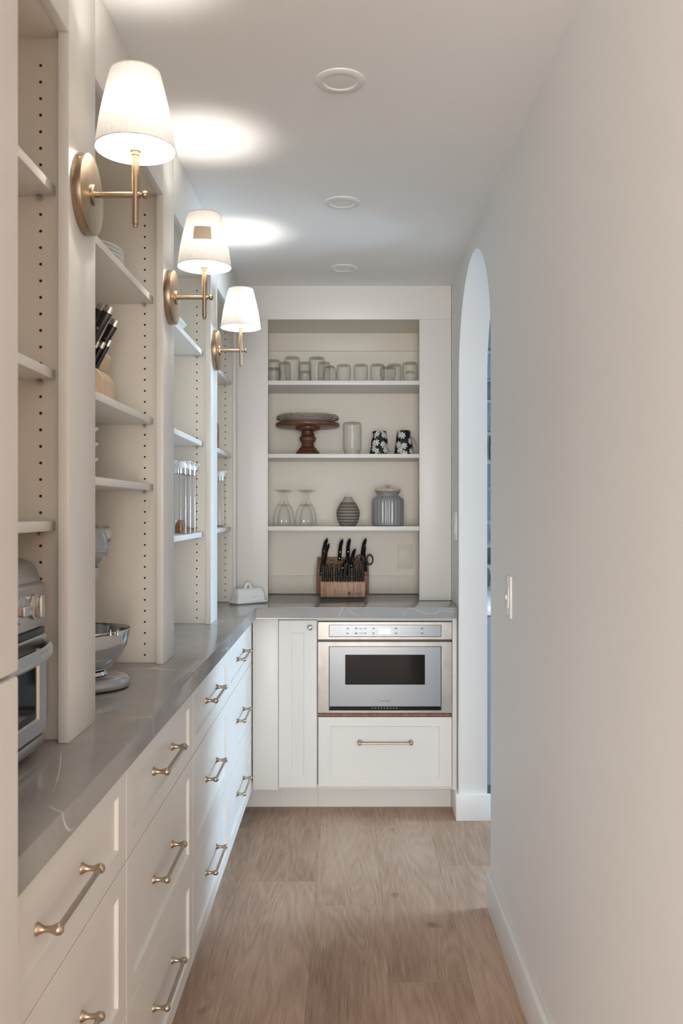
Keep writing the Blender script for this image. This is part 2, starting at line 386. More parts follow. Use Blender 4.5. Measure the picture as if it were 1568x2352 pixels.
struct('baseboard_far', bb, 'trim')
# rooms around the passage: the rear room with an opening added for the fill light, the kitchen beyond the arch with its window and stone wall
bw = bmesh.new(); box(bw, -3.6, -3.5, -5.1, -5.0, 0, ZC); box(bw, 1.5, 4.6, -5.1, -5.0, 0, ZC); box(bw, -3.5, 1.5, -5.1, -5.0, 0, .10); box(bw, -3.5, 1.5, -5.1, -5.0, 2.10, ZC)
struct('wall_rear', bw, 'wall')
struct('wall_rear_left', B(-3.7, -3.6, -5.1, .4, 0, ZC), 'wall'); struct('wall_rear_right', B(4.5, 4.6, -5.1, 1.0, 0, ZC), 'wall')
struct('wall_rear_divider_left', B(-3.6, -.98, .3, .4, 0, ZC), 'wall'); struct('wall_kitchen_near', B(XR2, 4.6, .9, 1.0, 0, ZC), 'wall')
kw = bmesh.new(); box(kw, 4.5, 4.6, 1.0, 3.25, 0, ZC); box(kw, 4.5, 4.6, 4.65, 4.9, 0, ZC); box(kw, 4.5, 4.6, 3.25, 4.65, 0, .95); box(kw, 4.5, 4.6, 3.25, 4.65, 2.35, ZC)
struct('wall_kitchen_right', kw, 'wall')
ks = struct('wall_kitchen_stone', B(XR2+.0005, 4.5, 4.70, 4.9, 0, ZC), 'mortar')
rs = random.Random(3); z = .93
while z < ZC-.02:
    h = rs.uniform(.10, .19); h = min(h, ZC-.005-z); x = XR2+.004+rs.uniform(-.05, 0)
    while x < 1.9:
        wd = rs.uniform(.12, .30); xa, xb = max(x, XR2+.003), x+wd
        if xb-xa > .04:
            j = lambda a=.012: rs.uniform(-a, a)
            g = .006
            poly = [(xa+g, z+g+abs(j())), ((xa+xb)/2+j(.03), z+g), (xb-g-abs(j()), z+g+abs(j())), (xb-g, z+h*.55), (xb-g-abs(j(.02)), z+h-g), ((xa+xb)/2+j(.03), z+h-g-abs(j(.005))), (xa+g+abs(j(.02)), z+h-g-abs(j())), (xa+g, z+h*.5)]
            struct('stone', PR(poly, 'y', 4.67+rs.uniform(-.012, .012), 4.705, bev=.006), 'stone', ks)
        x += wd
    z += h

# recessed ceiling lights
cl = thing('ceiling_light', 'round white recessed ceiling light, nearest of the three', 'ceiling light', (-.0175, 2.166, ZC), 'recessed ceiling lights')
part('trim_ring', L([(.040, 0), (.040, -.0020), (.043, -.0045), (.056, -.0048), (.0615, -.0025), (.062, 0)], 48), 'trim', cl, local=True)
part('lens', L([(.0405, -.0015), (.03, -.0028), (0, -.0032)], 48), 'white_plastic', cl, local=True)
dup(cl, (-.0168, 3.024, ZC), 'round white recessed ceiling light, middle one of the three')
dup(cl, (-.0155, 3.845, ZC), 'round white recessed ceiling light, farthest, near the end wall')

# ------------------------------------------------------------------ tall cabinet at the near left
XT, YT = -.395, 1.049
t = thing('tall_cabinet', 'tall cream panelled cabinet cut off by the left frame edge', 'cabinet', (-.62, .7, 0))
part('body', B(-.862, XT-.03, .30, YT, 0, ZC), 'paint', t)
part('door', B(XT-.024, XT, .30, YT-.0005, 1.1610, ZC-.02, bev=.004, seg=3), 'paint', t)
part('door', B(XT-.024, XT, .30, YT-.0005, .11, 1.1560, bev=.004, seg=3), 'paint', t)

# ------------------------------------------------------------------ worktop
XC, YC, ZT, ZB = -.405, 3.846, .9255, .877
bm = bmesh.new(); prism(bm, [(-.860, YT+.001), (XC, YT+.001), (XC, YC), (XR-.001, YC), (XR+.003, 4.498), (-.860, 4.498)], 'z', ZB, ZT, bev=.0022)
solo('countertop', bm, 'quartz', 'polished grey quartz worktop with white veins turning the corner', 'worktop', (-.6, 2.5, ZB), local=False)

# ------------------------------------------------------------------ bar pull (long axis Y, standing out along +X), knob
def pull_mesh(Lh, name):
    bm = bmesh.new(); p = .030
    post = [(.0095, 0), (.0095, .0015), (.0078, .004), (.0050, .010), (.0046, .018), (.0058, .0225), (.0078, .0265), (.0085, p), (.0074, p+.0045), (.0042, p+.0075), (0, p+.0085)]
    for s in (-1, 1):
        q = lathe(bmesh.new(), post, 20); xf(q, Matrix.Translation((0, s*Lh/2, 0)) @ Matrix.Rotation(PI/2, 4, 'Y'))
        me = bpy.data.meshes.new('tmp'); q.to_mesh(me); q.free(); bm.from_mesh(me); bpy.data.meshes.remove(me)
    tube(bm, [(p, -Lh/2, 0), (p, Lh/2, 0)], .0045, 14)
    return to_mesh(name, bm, 'pull', 50)
PULL = pull_mesh(.205, 'handle')
mpx = lambda u, v, w_: (XD+w_, u, v)          # fronts facing the aisle (+X)
XD = -.4236
mpy = lambda u, v, w_: (u, YE-w_, v)          # fronts facing the camera (-Y)
YE = 3.868
cabs = [(YT+.003, 1.671, 1.310), (1.671, 2.393, None), (2.393, 3.115, None), (3.115, 3.866, None)]
rows = [(.682, .866), (.389, .679), (.112, .386)]
which = ['nearest the camera, beside the tall cabinet', 'second from the camera, below the stand mixer', 'third from the camera, below the clear canisters', 'farthest from the camera, against the corner']
for i, (y0, y1, hc) in enumerate(cabs):
    t = thing('drawer_cabinet', 'cream three-drawer base cabinet '+which[i], 'cabinet', (-.65, (y0+y1)/2, 0), 'drawer cabinets under the left worktop')
    part('body', B(-.860, XD-.0205, y0+.0005, y1-.0005, .105, ZB-.0005), 'paint', t)
    part('toe_kick', B(-.52, -.500, y0+.0005, y1-.0005, 0, .105), 'paint', t)
    for (z0, z1) in rows:
        d = part('drawer', shaker(y0+.0015, y1-.0015, z0, z1, mpx), 'paint', t)
        h = part('handle', PULL, None, d); h.location = Vector((XD-.007, hc or (y0+y1)/2+.006, (z0+z1)/2))-org(t)

# ------------------------------------------------------------------ base cabinets across the end
t = thing('corner_filler', 'plain white filler panel in the corner beside the narrow door', 'filler panel', (-.36, YE, .112))
part('panel', B(-.4205, -.3063, YE+.002, YE+.022, .112, ZB-.0005, bev=.001), 'paint', t)
part('toe_kick', B(-.498, -.3063, 3.98, 4.0, 0, .112), 'paint', t)
t = thing('narrow_cabinet', 'narrow white base cabinet with one tall shaker door', 'cabinet', (-.22, 3.9, 0))
part('body', B(-.3055, -.1345, YE+.0205, 4.48, .112, ZB-.0005), 'paint', t)
d = part('door', shaker(-.3045, -.1350, .123, .866, mpy, stile=.056, rail=.056), 'paint', t)
kn = lathe(bmesh.new(), [(.0065, 0), (.0055, .003), (.0042, .009), (.0060, .013), (.0105, .016), (.0125, .020), (.0115, .0245), (.007, .0275), (0, .0285)], 24)
xf(kn, Matrix.Rotation(PI/2, 4, 'X')); k_ = part('knob', to_mesh('knob', kn, 'nickel', 50), None, d, label='round satin nickel knob')
k_.location = W(712, 1440.5, YE)-org(t)
part('toe_kick', B(-.3058, -.1345, 3.98, 4.0, 0, .1115), 'paint', t)
t = thing('oven_cabinet', 'white end cabinet with a wide drawer below the microwave', 'cabinet', (.18, 3.9, 0))
part('side_panel', B(-.1340, -.1318, YE+.020, 4.48, .112, ZB-.0005), 'paint', t)
part('side_panel', B(.4675, XR-.0015, YE+.004, 4.48, .112, ZB-.0005, bev=.0008), 'paint', t)
part('bottom_panel', B(-.1315, .4672, YE+.018, 4.48, .1125, .1305), 'paint', t)
part('rail', B(-.1315, .4672, YE+.020, YE+.04, .8615, ZB-.0005), 'paint', t)
part('shelf_board', B(-.1315, .4672, YE+.004, 4.48, .4375, .4515), 'block_dark', t, label='dark wood edge under the microwave')
part('toe_kick', B(-.1340, XR-.0145, 3.98, 4.0, 0, .112), 'paint', t)
d = part('drawer', shaker(-.1285, .4650, .1265, .4355, mpy, stile=.054, rail=.040), 'paint', t)
PULLX = PULL.copy(); PULLX.transform(Matrix.Rotation(-PI/2, 4, 'Z') @ Matrix.Diagonal((1, .228/.205, 1, 1)))
h = part('handle', PULLX, None, d, label='champagne bronze bar pull'); h.location = W(884, 1703.6, YE+.007)-org(t)

# ------------------------------------------------------------------ microwave drawer
t = thing('microwave', 'built-in stainless steel microwave drawer with lit display', 'microwave', (.168, 3.9, .4525))
x0, x1 = -.1310, .4666
part('body', B(x0+.004, x1-.004, YE+.006, 4.42, .4525, .858), 'steel', t)
zt, zc0, zd1, zb = .8600, .7795, .7715, .4530
part('control_frame', rings_box(bmesh.new(), [(x0, x1, zc0, zt, -.012), (x0, x1, zc0, zt, -.002), (x0+.002, x1-.002, zc0+.002, zt-.002, 0), (x0+.050, x1-.048, zc0+.013, zt-.014, 0), (x0+.052, x1-.050, zc0+.015, zt-.016, -.003)], mpy), 'steel_smear', t)
cp = part('control_panel', B(x0+.0525, x1-.0505, YE+.0005, YE+.0028, zc0+.0155, zt-.0165), 'mirror_panel', t)
part('display', B(W(869.7, 0, YE).x, W(896.8, 0, YE).x, YE-.0006, YE+.002, W(0, 1456, YE).z, W(0, 1444.2, YE).z, bev=.0008), 'display', cp, label='lit pale blue display')
mk = bmesh.new()
for ux, wv in ((798, 5), (817.5, 6.5), (828.5, 7.5), (838.5, 5), (857.5, 5), (909, 6), (924, 1.6), (932.5, 1.6), (941.5, 1.6), (950, 1.6), (958.5, 1.6), (969, 6)):
    for uy in (1443.5, 1454.5):
        for dy in ((-.9, .9) if wv > 4.9 and wv < 7 else (0,)):
            a = W(ux-wv/2, uy+dy-.55, YE); b_ = W(ux+wv/2, uy+dy+.55, YE); box(mk, a.x, b_.x, YE-.0001, YE+.001, b_.z, a.z)
part('key_markings', mk, 'print_grey', cp, kind='stuff', label='faint grey key markings')
part('gap_strip', B(x0+.003, x1-.003, YE+.004, YE+.02, zd1-.002, zc0+.002), 'black', t)
dz0, dz1 = W(0, 1630.5, YE).z, W(0, 1486, YE).z; dx0, dx1 = W(756.5, 0, YE).x, W(1012, 0, YE).x
d = part('door', rings_box(bmesh.new(), [(x0, x1, zb, zd1, -.012), (x0, x1, zb, zd1, -.002), (x0+.002, x1-.002, zb+.002, zd1-.002, 0), (dx0-.003, dx1+.003, dz0-.003, dz1+.003, 0), (dx0, dx1, dz0, dz1, -.004)], mpy), 'steel_smear', t)
zs = W(0, 1622.5, YE).z
part('door_panel', B(dx0+.0005, dx1-.0005, YE+.0008, YE+.0038, zs, dz1-.0005), 'mirror_panel', d)
part('window', B(W(792.5, 0, YE).x, W(975.6, 0, YE).x, YE+.0002, YE+.002, W(0, 1572.6, YE).z, W(0, 1503.8, YE).z), 'black_glass', d, label='black glass viewing window')
part('vent_slot', B(dx0+.0005, dx1-.0005, YE+.002, YE+.0035, dz0+.0005, zs-.0005), 'black_glass', d)
vb = bmesh.new()
for k in range(9): xx = W(853+k*7, 0, YE).x; box(vb, xx, xx+.006, YE+.0008, YE+.003, dz0+.004, zs-.004)
part('vent_bars', vb, 'print_grey', d, kind='stuff')
tb = text_bm('Thermador', .0098, shear=.1); xf(tb, Matrix.Translation(W(883.7, 1610, YE)) @ Matrix.Rotation(PI/2, 4, 'X'))
part('lettering', tb, 'print_grey', d, kind='stuff')

# ------------------------------------------------------------------ left bookcases
XP, XS = -.512, -.532                     # front and back of the face stiles
ST = [(1.603, 1.772), (2.427, 2.576), (3.276, 3.434), (4.060, 4.141)]
OP = [(YT+.002, 1.603), (1.772, 2.427), (2.576, 3.276), (3.434, 4.060)]
ZH = 2.235
SH = [(1.943, 1.599, 1.317), (1.936, 1.596, 1.410), (1.939, 1.597, 1.2545), (1.942, 1.600, 1.260)]     # undersides
HOLE = to_mesh('pin_hole', xf(lathe(bmesh.new(), [(0, .0004), (.0029, .0004), (.0029, -.0006), (0, -.0006)], 10), Matrix.Rotation(PI/2, 4, 'X')), 'hole')
PIN = to_mesh('shelf_pin', xf(lathe(bmesh.new(), [(0, 0), (.0045, 0), (.0045, .006), (.003, .009), (0, .009)], 12), Matrix.Rotation(PI/2, 4, 'X')), 'nickel')
bk = ['nearest the camera, holding the toaster oven', 'above the stand mixer, second from the camera', 'holding the clear canisters, third from the camera', 'in the far left corner, narrowest in view']
holex = [-.5735, -.570, -.570, -.572]
for i in range(4):
    (o0, o1), (s0, s1) = OP[i], ST[i]
    yn = o0-.026 if i else o0; yf = s0+.027
    t = thing('bookcase', 'cream built-in bookcase '+bk[i], 'bookcase', (-.68, (o0+o1)/2, ZT), 'bookcases along the left wall')
    part('back_panel', B(-.860, -.846, yn-.018 if i else yn, yf+.018, ZT+.0005, ZC-.001), 'interior', t)
    if i: part('side_panel', B(-.845, XS-.0005, yn-.018, yn, ZT+.0005, ZH+.02), 'interior', t)
    else: yn = o0
    far = part('side_panel', B(-.845, XS-.0005, yf, yf+.018, ZT+.0005, ZH+.02), 'interior', t)
    part('top_panel', B(-.845, XS-.0005, yn, yf, ZH+.003, ZH+.02), 'interior', t)
    part('face_stile', B(XS, XP if i < 3 else -.5215, s0, s1, ZT+.0005, ZC-.0005, bev=.0012), 'paint', t)
    part('header', B(XS, XP, o0, o1, ZH, ZC-.0005, bev=.0008), 'paint', t)
    for zu in SH[i]:
        s = part('shelf', B(-.843, -.5455, yn+.001, yf-.001, zu, zu+.018, bev=.0008), 'paint', t)
        p = part('shelf_pin', PIN, None, s); p.location = Vector((holex[i], yf, zu-.0045))-org(t)
    zz = ZT+.022
    while zz < ZH-.04:
        if all(not (zu-.014 < zz < zu+.021) for zu in SH[i]):
            p = part('pin_hole', HOLE, None, far); p.location = Vector((holex[i], yf, zz))-org(t)
        zz += .031

# ------------------------------------------------------------------ shelf niche in the end wall
YF, YB = 4.143, 4.485
t = thing('shelf_niche', 'white framed open shelving built into the end wall', 'shelving', (0, 4.3, ZT))
xl, xr = W(615, 0, YF).x, W(963, 0, YF).x
part('face_stile', B(-.532, xl, YF, YF+.02, ZT+.0005, 2.2625, bev=.0008), 'paint', t)
part('face_stile', B(xr, XR+.0065, YF, YF+.02, ZT+.0005, 2.2625, bev=.0008), 'paint', t)
part('header', B(-.532, XR+.0065, YF, YF+.02, 2.2630, ZC-.0005, bev=.0008), 'paint', t)
il, ir = -.4036, .3625
part('side_panel', B(il-.018, il, YF+.0205, YB+.001, ZT+.0005, 2.29), 'interior', t)
part('side_panel', B(ir, ir+.018, YF+.0205, YB+.001, ZT+.0005, 2.29), 'interior', t)
part('top_panel', B(il, ir, YF+.0205, YB, 2.265, 2.283), 'interior', t)
part('back_panel', B(il-.018, ir+.018, YB, YB+.012, ZT+.0005, 2.29), 'interior', t)
part('cleat', B(il+.0005, ir-.0005, YB-.016, YB-.0005, 2.173, 2.2645, bev=.0008), 'interior', t)
part('splash_strip', B(il+.0005, ir-.0005, YB-.010, YB-.0005, ZT+.0005, 1.019, bev=.0015), 'interior', t)
for zu, th in ((1.955, .0205), (1.606, .019), (1.257, .021)):
    s = part('shelf', B(il+.001, ir-.001, YF+.022, YB-.001, zu, zu+th, bev=.0008), 'paint', t)
    for sx in (il+.012, ir-.012):
        p = part('shelf_pin', L([(0, 0), (.004, 0), (.004, -.007), (0, -.007)], 10, c=(sx, YF+.06, zu)), 'nickel', s)
a, b_ = W(912.5, 1251, YB), W(947.5, 1306, YB)
t = thing('cover_plate', 'painted blank cover plate on the back of the lowest niche', 'cover plate', ((a.x+b_.x)/2, YB, b_.z))
part('plate', B(a.x, b_.x, YB-.0032, YB-.0002, b_.z, a.z, bev=.001), 'interior', t)
for zz in (a.z-.009, b_.z+.009):
    part('screw', xf(L([(0, 0), (.0022, 0), (.002, .0008), (0, .0009)], 10), Matrix.Translation(((a.x+b_.x)/2, YB-.0032, zz)) @ Matrix.Rotation(PI/2, 4, 'X')), 'white_plastic', t)

# ------------------------------------------------------------------ wall switches on the right wall
def switch(y0, y1, z0, z1, label, xw, slide):
    t = thing('wall_switch', label, 'switch', (xw, (y0+y1)/2, z0), 'light switches on the right wall')
    part('plate', B(xw-.006, xw-.0002, y0, y1, z0, z1, bev=.0018), 'white_plastic', t)
    ym_, zm = (y0+y1)/2, (z0+z1)/2
    part('rocker', PR([(xw-.0095, zm-.033), (xw-.0065, zm+.033), (xw-.004, zm+.033), (xw-.004, zm-.033)], 'y', ym_-.0165, ym_+.0165, bev=.0006), 'white_plastic', t)
    if slide: part('slider', B(xw-.011, xw-.007, ym_+.004, ym_+.011, zm-.012, zm+.004, bev=.0008), 'nickel', t)
    for zz in (z0+.013, z1-.013): part('screw', xf(L([(0, 0), (.0026, 0), (.0022, .001), (0, .0011)], 10), Matrix.Translation((xw-.006, ym_, zz)) @ Matrix.Rotation(-PI/2, 4, 'Y')), 'white_plastic', t)
switch(2.578, 2.668, 1.033, 1.158, 'white dimmer switch on the bare right wall before the arch', XR, True)
switch(3.895, 3.975, 1.222, 1.346, 'white rocker switch on the wall strip beside the end shelves', XR+.0025, False)

# ------------------------------------------------------------------ sconces
def make_sconce():
    t = thing('wall_sconce', 'lit', 'wall lamp', (0, 0, 0), 'brass wall sconces')
    RX = lambda bm, z=0: xf(bm, Matrix.Rotation(PI/2, 4, 'Y'))          # lathe axis onto +X
    part('backplate', RX(L([(0, 0), (.076, 0), (.0765, .002), (.0765, .0165), (.0755, .0185), (.072, .0195), (0, .0195)], 64)), 'brass', t, local=True)
    bs = part('boss', RX(L([(0, .019), (.0195, .019), (.0195, .023), (.017, .025), (0, .025)], 32)), 'brass', t, local=True)
    part('screw', xf(L([(0, 0), (.0035, 0), (.003, .0012), (0, .0012)], 12), Matrix.Translation((.009, -.058, .0498)) @ Matrix.Rotation(math.radians(49), 4, 'X')), 'brass', t, local=True)
    xs = .102
    part('arm', RX(L([(0, .024), (.0058, .024), (.0058, xs+.009), (.0034, xs+.0095), (.0034, xs+.012), (.0068, xs+.0145), (.0078, xs+.019), (.0062, xs+.0235), (0, xs+.0262)], 20)), 'brass', t, local=True, ang=50)
    part('stem', L([(0, -.0625), (.0042, -.0625), (.0048, -.058), (.0062, -.057), (.0063, -.02), (.0075, .02), (.0078, .055), (.0062, .068), (.0062, .076), (.0078, .0765), (.0078, .083), (0, .083)], 20, c=(xs, 0, 0)), 'brass', t, local=True, ang=50)
    part('candle_sleeve', L([(0, .083), (.0098, .083), (.0112, .085), (.0112, .088), (.0100, .089), (.0100, .118), (0, .118)], 20, c=(xs, 0, 0)), 'candle', t, local=True)
    part('bulb', L([(0, .118), (.009, .118), (.0095, .125), (.017, .14), (.0205, .155), (.018, .169), (.010, .178), (0, .180)], 20, c=(xs, 0, 0)), 'bulb', t, local=True, ang=80)
    zb, zt = .088, .236
    prof = []
    for k in range(11):
        q = k/10; r = .0765+(.0475-.0765)*q+.0030*math.sin(PI*q); prof.append((r, zb+(zt-zb)*q))
    sh = part('shade', L(prof, 96, c=(xs, 0, 0), mod=lambda th, z_: 1+.008*abs(math.cos(4*th+.4))), 'shade', t, local=True, ang=60)
    part('shade_binding', torus(bmesh.new(), (xs, 0, zb), .0768, .0011, 'z', 64, 6), 'linen_rim', sh, local=True)
    part('shade_binding', torus(bmesh.new(), (xs, 0, zt), .0478, .0010, 'z', 64, 6), 'linen_rim', sh, local=True)
    for k in range(3):
        a = k*2*PI/3+.5; part('spider_wire', T([(xs+.010*math.cos(a), .010*math.sin(a), .119), (xs+.072*math.cos(a), .072*math.sin(a), .101)], .0008, 6), 'nickel', sh, local=True)
    return t
zs_ = 1.966
s1 = make_sconce(); s1.location = (XP, 1.6875, zs_); s1['label'] = 'lit brass wall sconce with linen shade, largest and nearest of the three'; ORG[s1.name] = Vector(s1.location)
s2 = dup(s1, (XP, 2.502, zs_), 'lit brass wall sconce in the middle, shadow of a paper tag on its shade')
s3 = dup(s1, (XP, 3.355, zs_+.004), 'lit brass wall sconce with linen shade, smallest and farthest of the three')
bm = bmesh.new(); g = []  # patch outside the shade, coloured as the inner tag's shadow through the linen
for i in range(9):
    a = math.radians(-108)+math.radians(44)*i/8; row = []
    for zz, rr in ((.148, .0692), (.186, .0615)): row.append(bm.verts.new((.102+rr*math.cos(a), rr*math.sin(a), zz)))
    g.append(row)
for i in range(8): bm.faces.new((g[i][0], g[i+1][0], g[i+1][1], g[i][1]))
bmesh.ops.solidify(bm, geom=bm.faces[:], thickness=.0003)
part('tag_shadow', bm, 'tag', [c for c in s2.children if c.name.startswith('shade')][0], local=True, label='square shadow of a paper tag')

# ------------------------------------------------------------------ toaster oven
t = thing('toaster_oven', 'stainless steel toaster oven with dials, half hidden by the tall cabinet', 'toaster oven', (-.68, 1.33, ZT))
tx, ty0, ty1 = -.533, 1.08, 1.543
part('body', PR([(-.84, .962), (tx-.008, .962), (tx-.008, 1.235), (tx-.018, 1.262), (tx-.045, 1.272), (-.84, 1.272)], 'y', ty0, ty1, bev=.008), 'steel', t)
part('bottom_tray', B(-.835, tx-.002, ty0+.004, ty1-.004, .943, .9615, bev=.003), 'steel', t)
cpn = part('control_panel', PR([(tx-.012, 1.150), (tx, 1.153), (tx-.002, 1.225), (tx-.012, 1.236)], 'y', ty0+.002, ty1-.002, bev=.003), 'steel', t)
for k, yk in enumerate((1.488, 1.420, 1.350)):
    kb = bmesh.new(); lathe(kb, [(.022, 0), (.022, .003), (.019, .005), (0, .005)], 28); box(kb, -.0085, .0085, -.019, .019, .004, .016, bev=.0035, seg=3)
    xf(kb, Matrix.Translation((tx-.001, yk, 1.190)) @ Matrix.Rotation(PI/2, 4, 'Y') @ Matrix.Rotation((PI/2, 0, .9)[k], 4, 'Z'))
    part('dial', kb, 'nickel', cpn)
d = part('door', rings_box(bmesh.new(), [(ty0+.004, ty1-.002, .966, 1.138, -.012), (ty0+.004, ty1-.002, .966, 1.138, -.003), (ty0+.007, ty1-.005, .969, 1.135, 0), (ty0+.05, ty1-.040, .994, 1.118, 0), (ty0+.053, ty1-.043, .997, 1.115, -.005)], lambda u, v, w_: (tx+.002+w_, u, v)), 'steel', t)
part('door_glass', B(tx-.0045, tx-.0015, ty0+.054, ty1-.044, .998, 1.114), 'black_glass', d, label='dark glass oven window')
hb = bmesh.new(); pts = []
for k in range(25):
    q = k/24; yy = ty0+.02+(ty1-.028-ty0-.02)*q; e = 1-abs(2*q-1)**5; pts.append((tx+.004+.034*e, yy+(.012 if q > .9 else 0), 1.118))
tube(hb, pts, [(.0125, .0045)]*25, 10, side=(0, 0, 1)); part('door_handle', hb, 'steel', d)
part('gap_strip', B(tx-.008, tx-.002, ty0+.004, ty1-.004, 1.1395, 1.150), 'black', t)
for fx in (tx-.03, -.80):
    for fy in (ty0+.04, ty1-.09): part('foot', L([(.014, .0178), (.013, .004), (.012, 0), (0, 0)], 16, c=(fx, fy, ZT+.0002)), 'rubber', t)

# ------------------------------------------------------------------ stand mixer
MX, MY = -.632, 2.108
t = thing('stand_mixer', 'silver bowl-lift stand mixer with steel bowl standing on the worktop', 'mixer', (MX, MY, ZT))
def slab(x0, x1, y0, y1, z0, z1, r, n=10, dome=.008):
    bm = bmesh.new(); out = []
    for (cx, cy, a0) in ((x1-r, y1-r, 0), (x0+.03, y1-.03, PI/2), (x0+.03, y0+.03, PI), (x1-r, y0+r, 1.5*PI)):
        rr = r if cx > (x0+x1)/2 else .03
        for k in range(n+1): a = a0+PI/2*k/n; out.append((cx, cy, rr, a))
    rings = []
    for z_, ins in ((z0, .003), (z0+.003, 0), (z1-dome, 0), (z1-dome*.35, dome*.45), (z1, dome*1.3)):
        rings.append([bm.verts.new((cx+(rr-ins)*math.cos(a), cy+(rr-ins)*math.sin(a), z_)) for cx, cy, rr, a in out])
    m_ = len(out)
    for a, b in zip(rings[:-1], rings[1:]):
        for k in range(m_): bm.faces.new((a[k], a[(k+1) % m_], b[(k+1) % m_], b[k]))
    bm.faces.new(rings[0][::-1]); bm.faces.new(rings[-1]); return bm
part('foot_pad', slab(-.815, -.537, MY-.095, MY+.095, ZT+.0002, ZT+.004, .085, dome=.001), 'rubber', t)
part('base', slab(-.818, -.532, MY-.099, MY+.099, ZT+.0042, ZT+.031, .088, dome=.013), 'metallic_grey', t, ang=60)
part('column', PR([(-.835, ZT+.03), (-.735, ZT+.03), (-.752, ZT+.10), (-.760, ZT+.29), (-.835, ZT+.29)], 'y', MY-.05, MY+.05, bev=.018), 'metallic_grey', t, ang=60)
hx = bmesh.new()
prof = [(-.838, .02, .02), (-.830, .050, .045), (-.80, .062, .056), (-.72, .066, .060), (-.65, .066, .060), (-.615, .061, .055), (-.597, .051, .046), (-.589, .030, .028)]
tube(hx, [(x, MY, ZT+.345) for x, a, b in prof], [(b, a) for x, a, b in prof], 28, side=(0, 0, 1))
hd = part('motor_head', hx, 'metallic_grey', t, ang=60)
part('trim_band', T([(x, MY, ZT+.331) for x in (-.82, -.80, -.70, -.63, -.605)], [(.0085, r) for r in (.058, .0632, .0672, .0645, .0575)], 24, side=(0, 0, 1)), 'polished', hd, label='polished trim band')
part('hub_cap', xf(L([(0, 0), (.021, 0), (.021, .018), (.0205, .022), (.017, .0235), (0, .0245)], 24), Matrix.Translation((-.598, MY, ZT+.370)) @ Matrix.Rotation(PI/2, 4, 'Y')), 'nickel', hd, label='round hub cap')
part('planetary_hub', L([(.034, .29), (.034, .268), (.031, .262), (0, .262)], 28, c=(MX-.005, MY, ZT)), 'nickel', hd)
part('beater_shaft', L([(.008, .263), (.008, .14), (.005, .12), (0, .12)], 12, c=(MX-.005, MY, ZT)), 'nickel', hd)
bp = [(0, .038), (.030, .038), (.040, .040), (.062, .053), (.083, .078), (.098, .104), (.1045, .133), (.1055, .139)]
bo = [(r, z_) for r, z_ in bp]+[(.1075, .1395), (.1078, .1425), (.1050, .1435), (.1030, .1405)]+[(max(r-.002, 0), z_+.002) for r, z_ in bp[:-1]][::-1]
part('bowl', L(bo, 48, c=(MX, MY, ZT)), 'polished', t, ang=60)
part('bowl_foot', L([(.046, .0312), (.050, .033), (.046, .041), (.03, .041), (.03, .0312)], 32, c=(MX, MY, ZT), closed=True), 'polished', t)
for s in (-1, 1):
    yy = MY+s*.113
    ar = part('bowl_arm', PR([(-.76, ZT+.090), (-.63, ZT+.113), (-.592, ZT+.112), (-.585, ZT+.124), (-.592, ZT+.137), (-.63, ZT+.138), (-.76, ZT+.130)], 'y', yy-.007, yy+.007, bev=.004), 'metallic_grey', t)
    for px_ in (-.600, -.617): part('locating_pin', L([(.0035, .136), (.0030, .142), (.0008, .1515), (0, .152)], 12, c=(px_, yy, ZT)), 'polished', ar)

t.rotation_euler = (0, 0, math.radians(38))

# ------------------------------------------------------------------ things on the left shelves
zA, zB_, zC_ = SH[1][0]+.018, SH[1][1]+.018, SH[1][2]+.018
pl = [(0, .0), (.075, 0), (.080, .002), (.122, .012), (.129, .0155), (.130, .0175), (.128, .0180), (.120, .0150), (.078, .006), (0, .005)]
PLATE = to_mesh('plate', L(pl, 56), 'ceramic', 60)
for k in range(5):
    o = bpy.data.objects.new('plate', PLATE); C.objects.link(o); o.location = (-.694, 2.19, zA+.0003+k*.0095)
    o['label'] = ['white plate at the bottom of the stack on the high shelf', 'white plate second from the bottom of the high shelf stack', 'white plate in the middle of the high shelf stack', 'white plate second from the top of the high shelf stack', 'white plate on top of the stack on the high shelf'][k]
    o['category'] = 'plate'; o['group'] = 'stacked white plates'
# pale knife block with silver-capped knives
kb0 = (-.66, 2.16, zB_)
t = thing('knife_block', 'pale beech knife block on the bookcase shelf behind the first pillar', 'knife block', kb0)
part('block', PR([(-.735, zB_+.0003), (-.590, zB_+.0003), (-.590, zB_+.060), (-.607, zB_+.085), (-.66, zB_+.105), (-.735, zB_+.09)], 'y', 2.105, 2.215, bev=.003), 'beech', t)
part('block_top', PR([(-.612, zB_+.0865), (-.598, zB_+.125), (-.605, zB_+.135), (-.70, zB_+.165), (-.725, zB_+.10), (-.66, zB_+.106)], 'y', 2.165, 2.214, bev=.002), 'beech', t)
dirk = Vector((.47, 0, .88)).normalized()
specs = [(238, 700, 2.135, .135, .0125, 'large black-handled knife with silver cap, leftmost tall one in the pale block'),
         (253, 704, 2.120, .135, .0125, 'large black-handled knife with two silver rivets, in the pale block'),
         (266, 735, 2.185, .115, .0115, 'large black-handled knife, farthest right of the tall ones in the pale block'),
         (223, 783, 2.125, .09, .0075, 'small silver-capped knife half hidden by the first pillar'),
         (237, 785, 2.140, .095, .0075, 'small silver-capped knife in the middle of the pale block'),
         (252, 781, 2.160, .105, .0075, 'small silver-capped knife at the right of the pale block')]
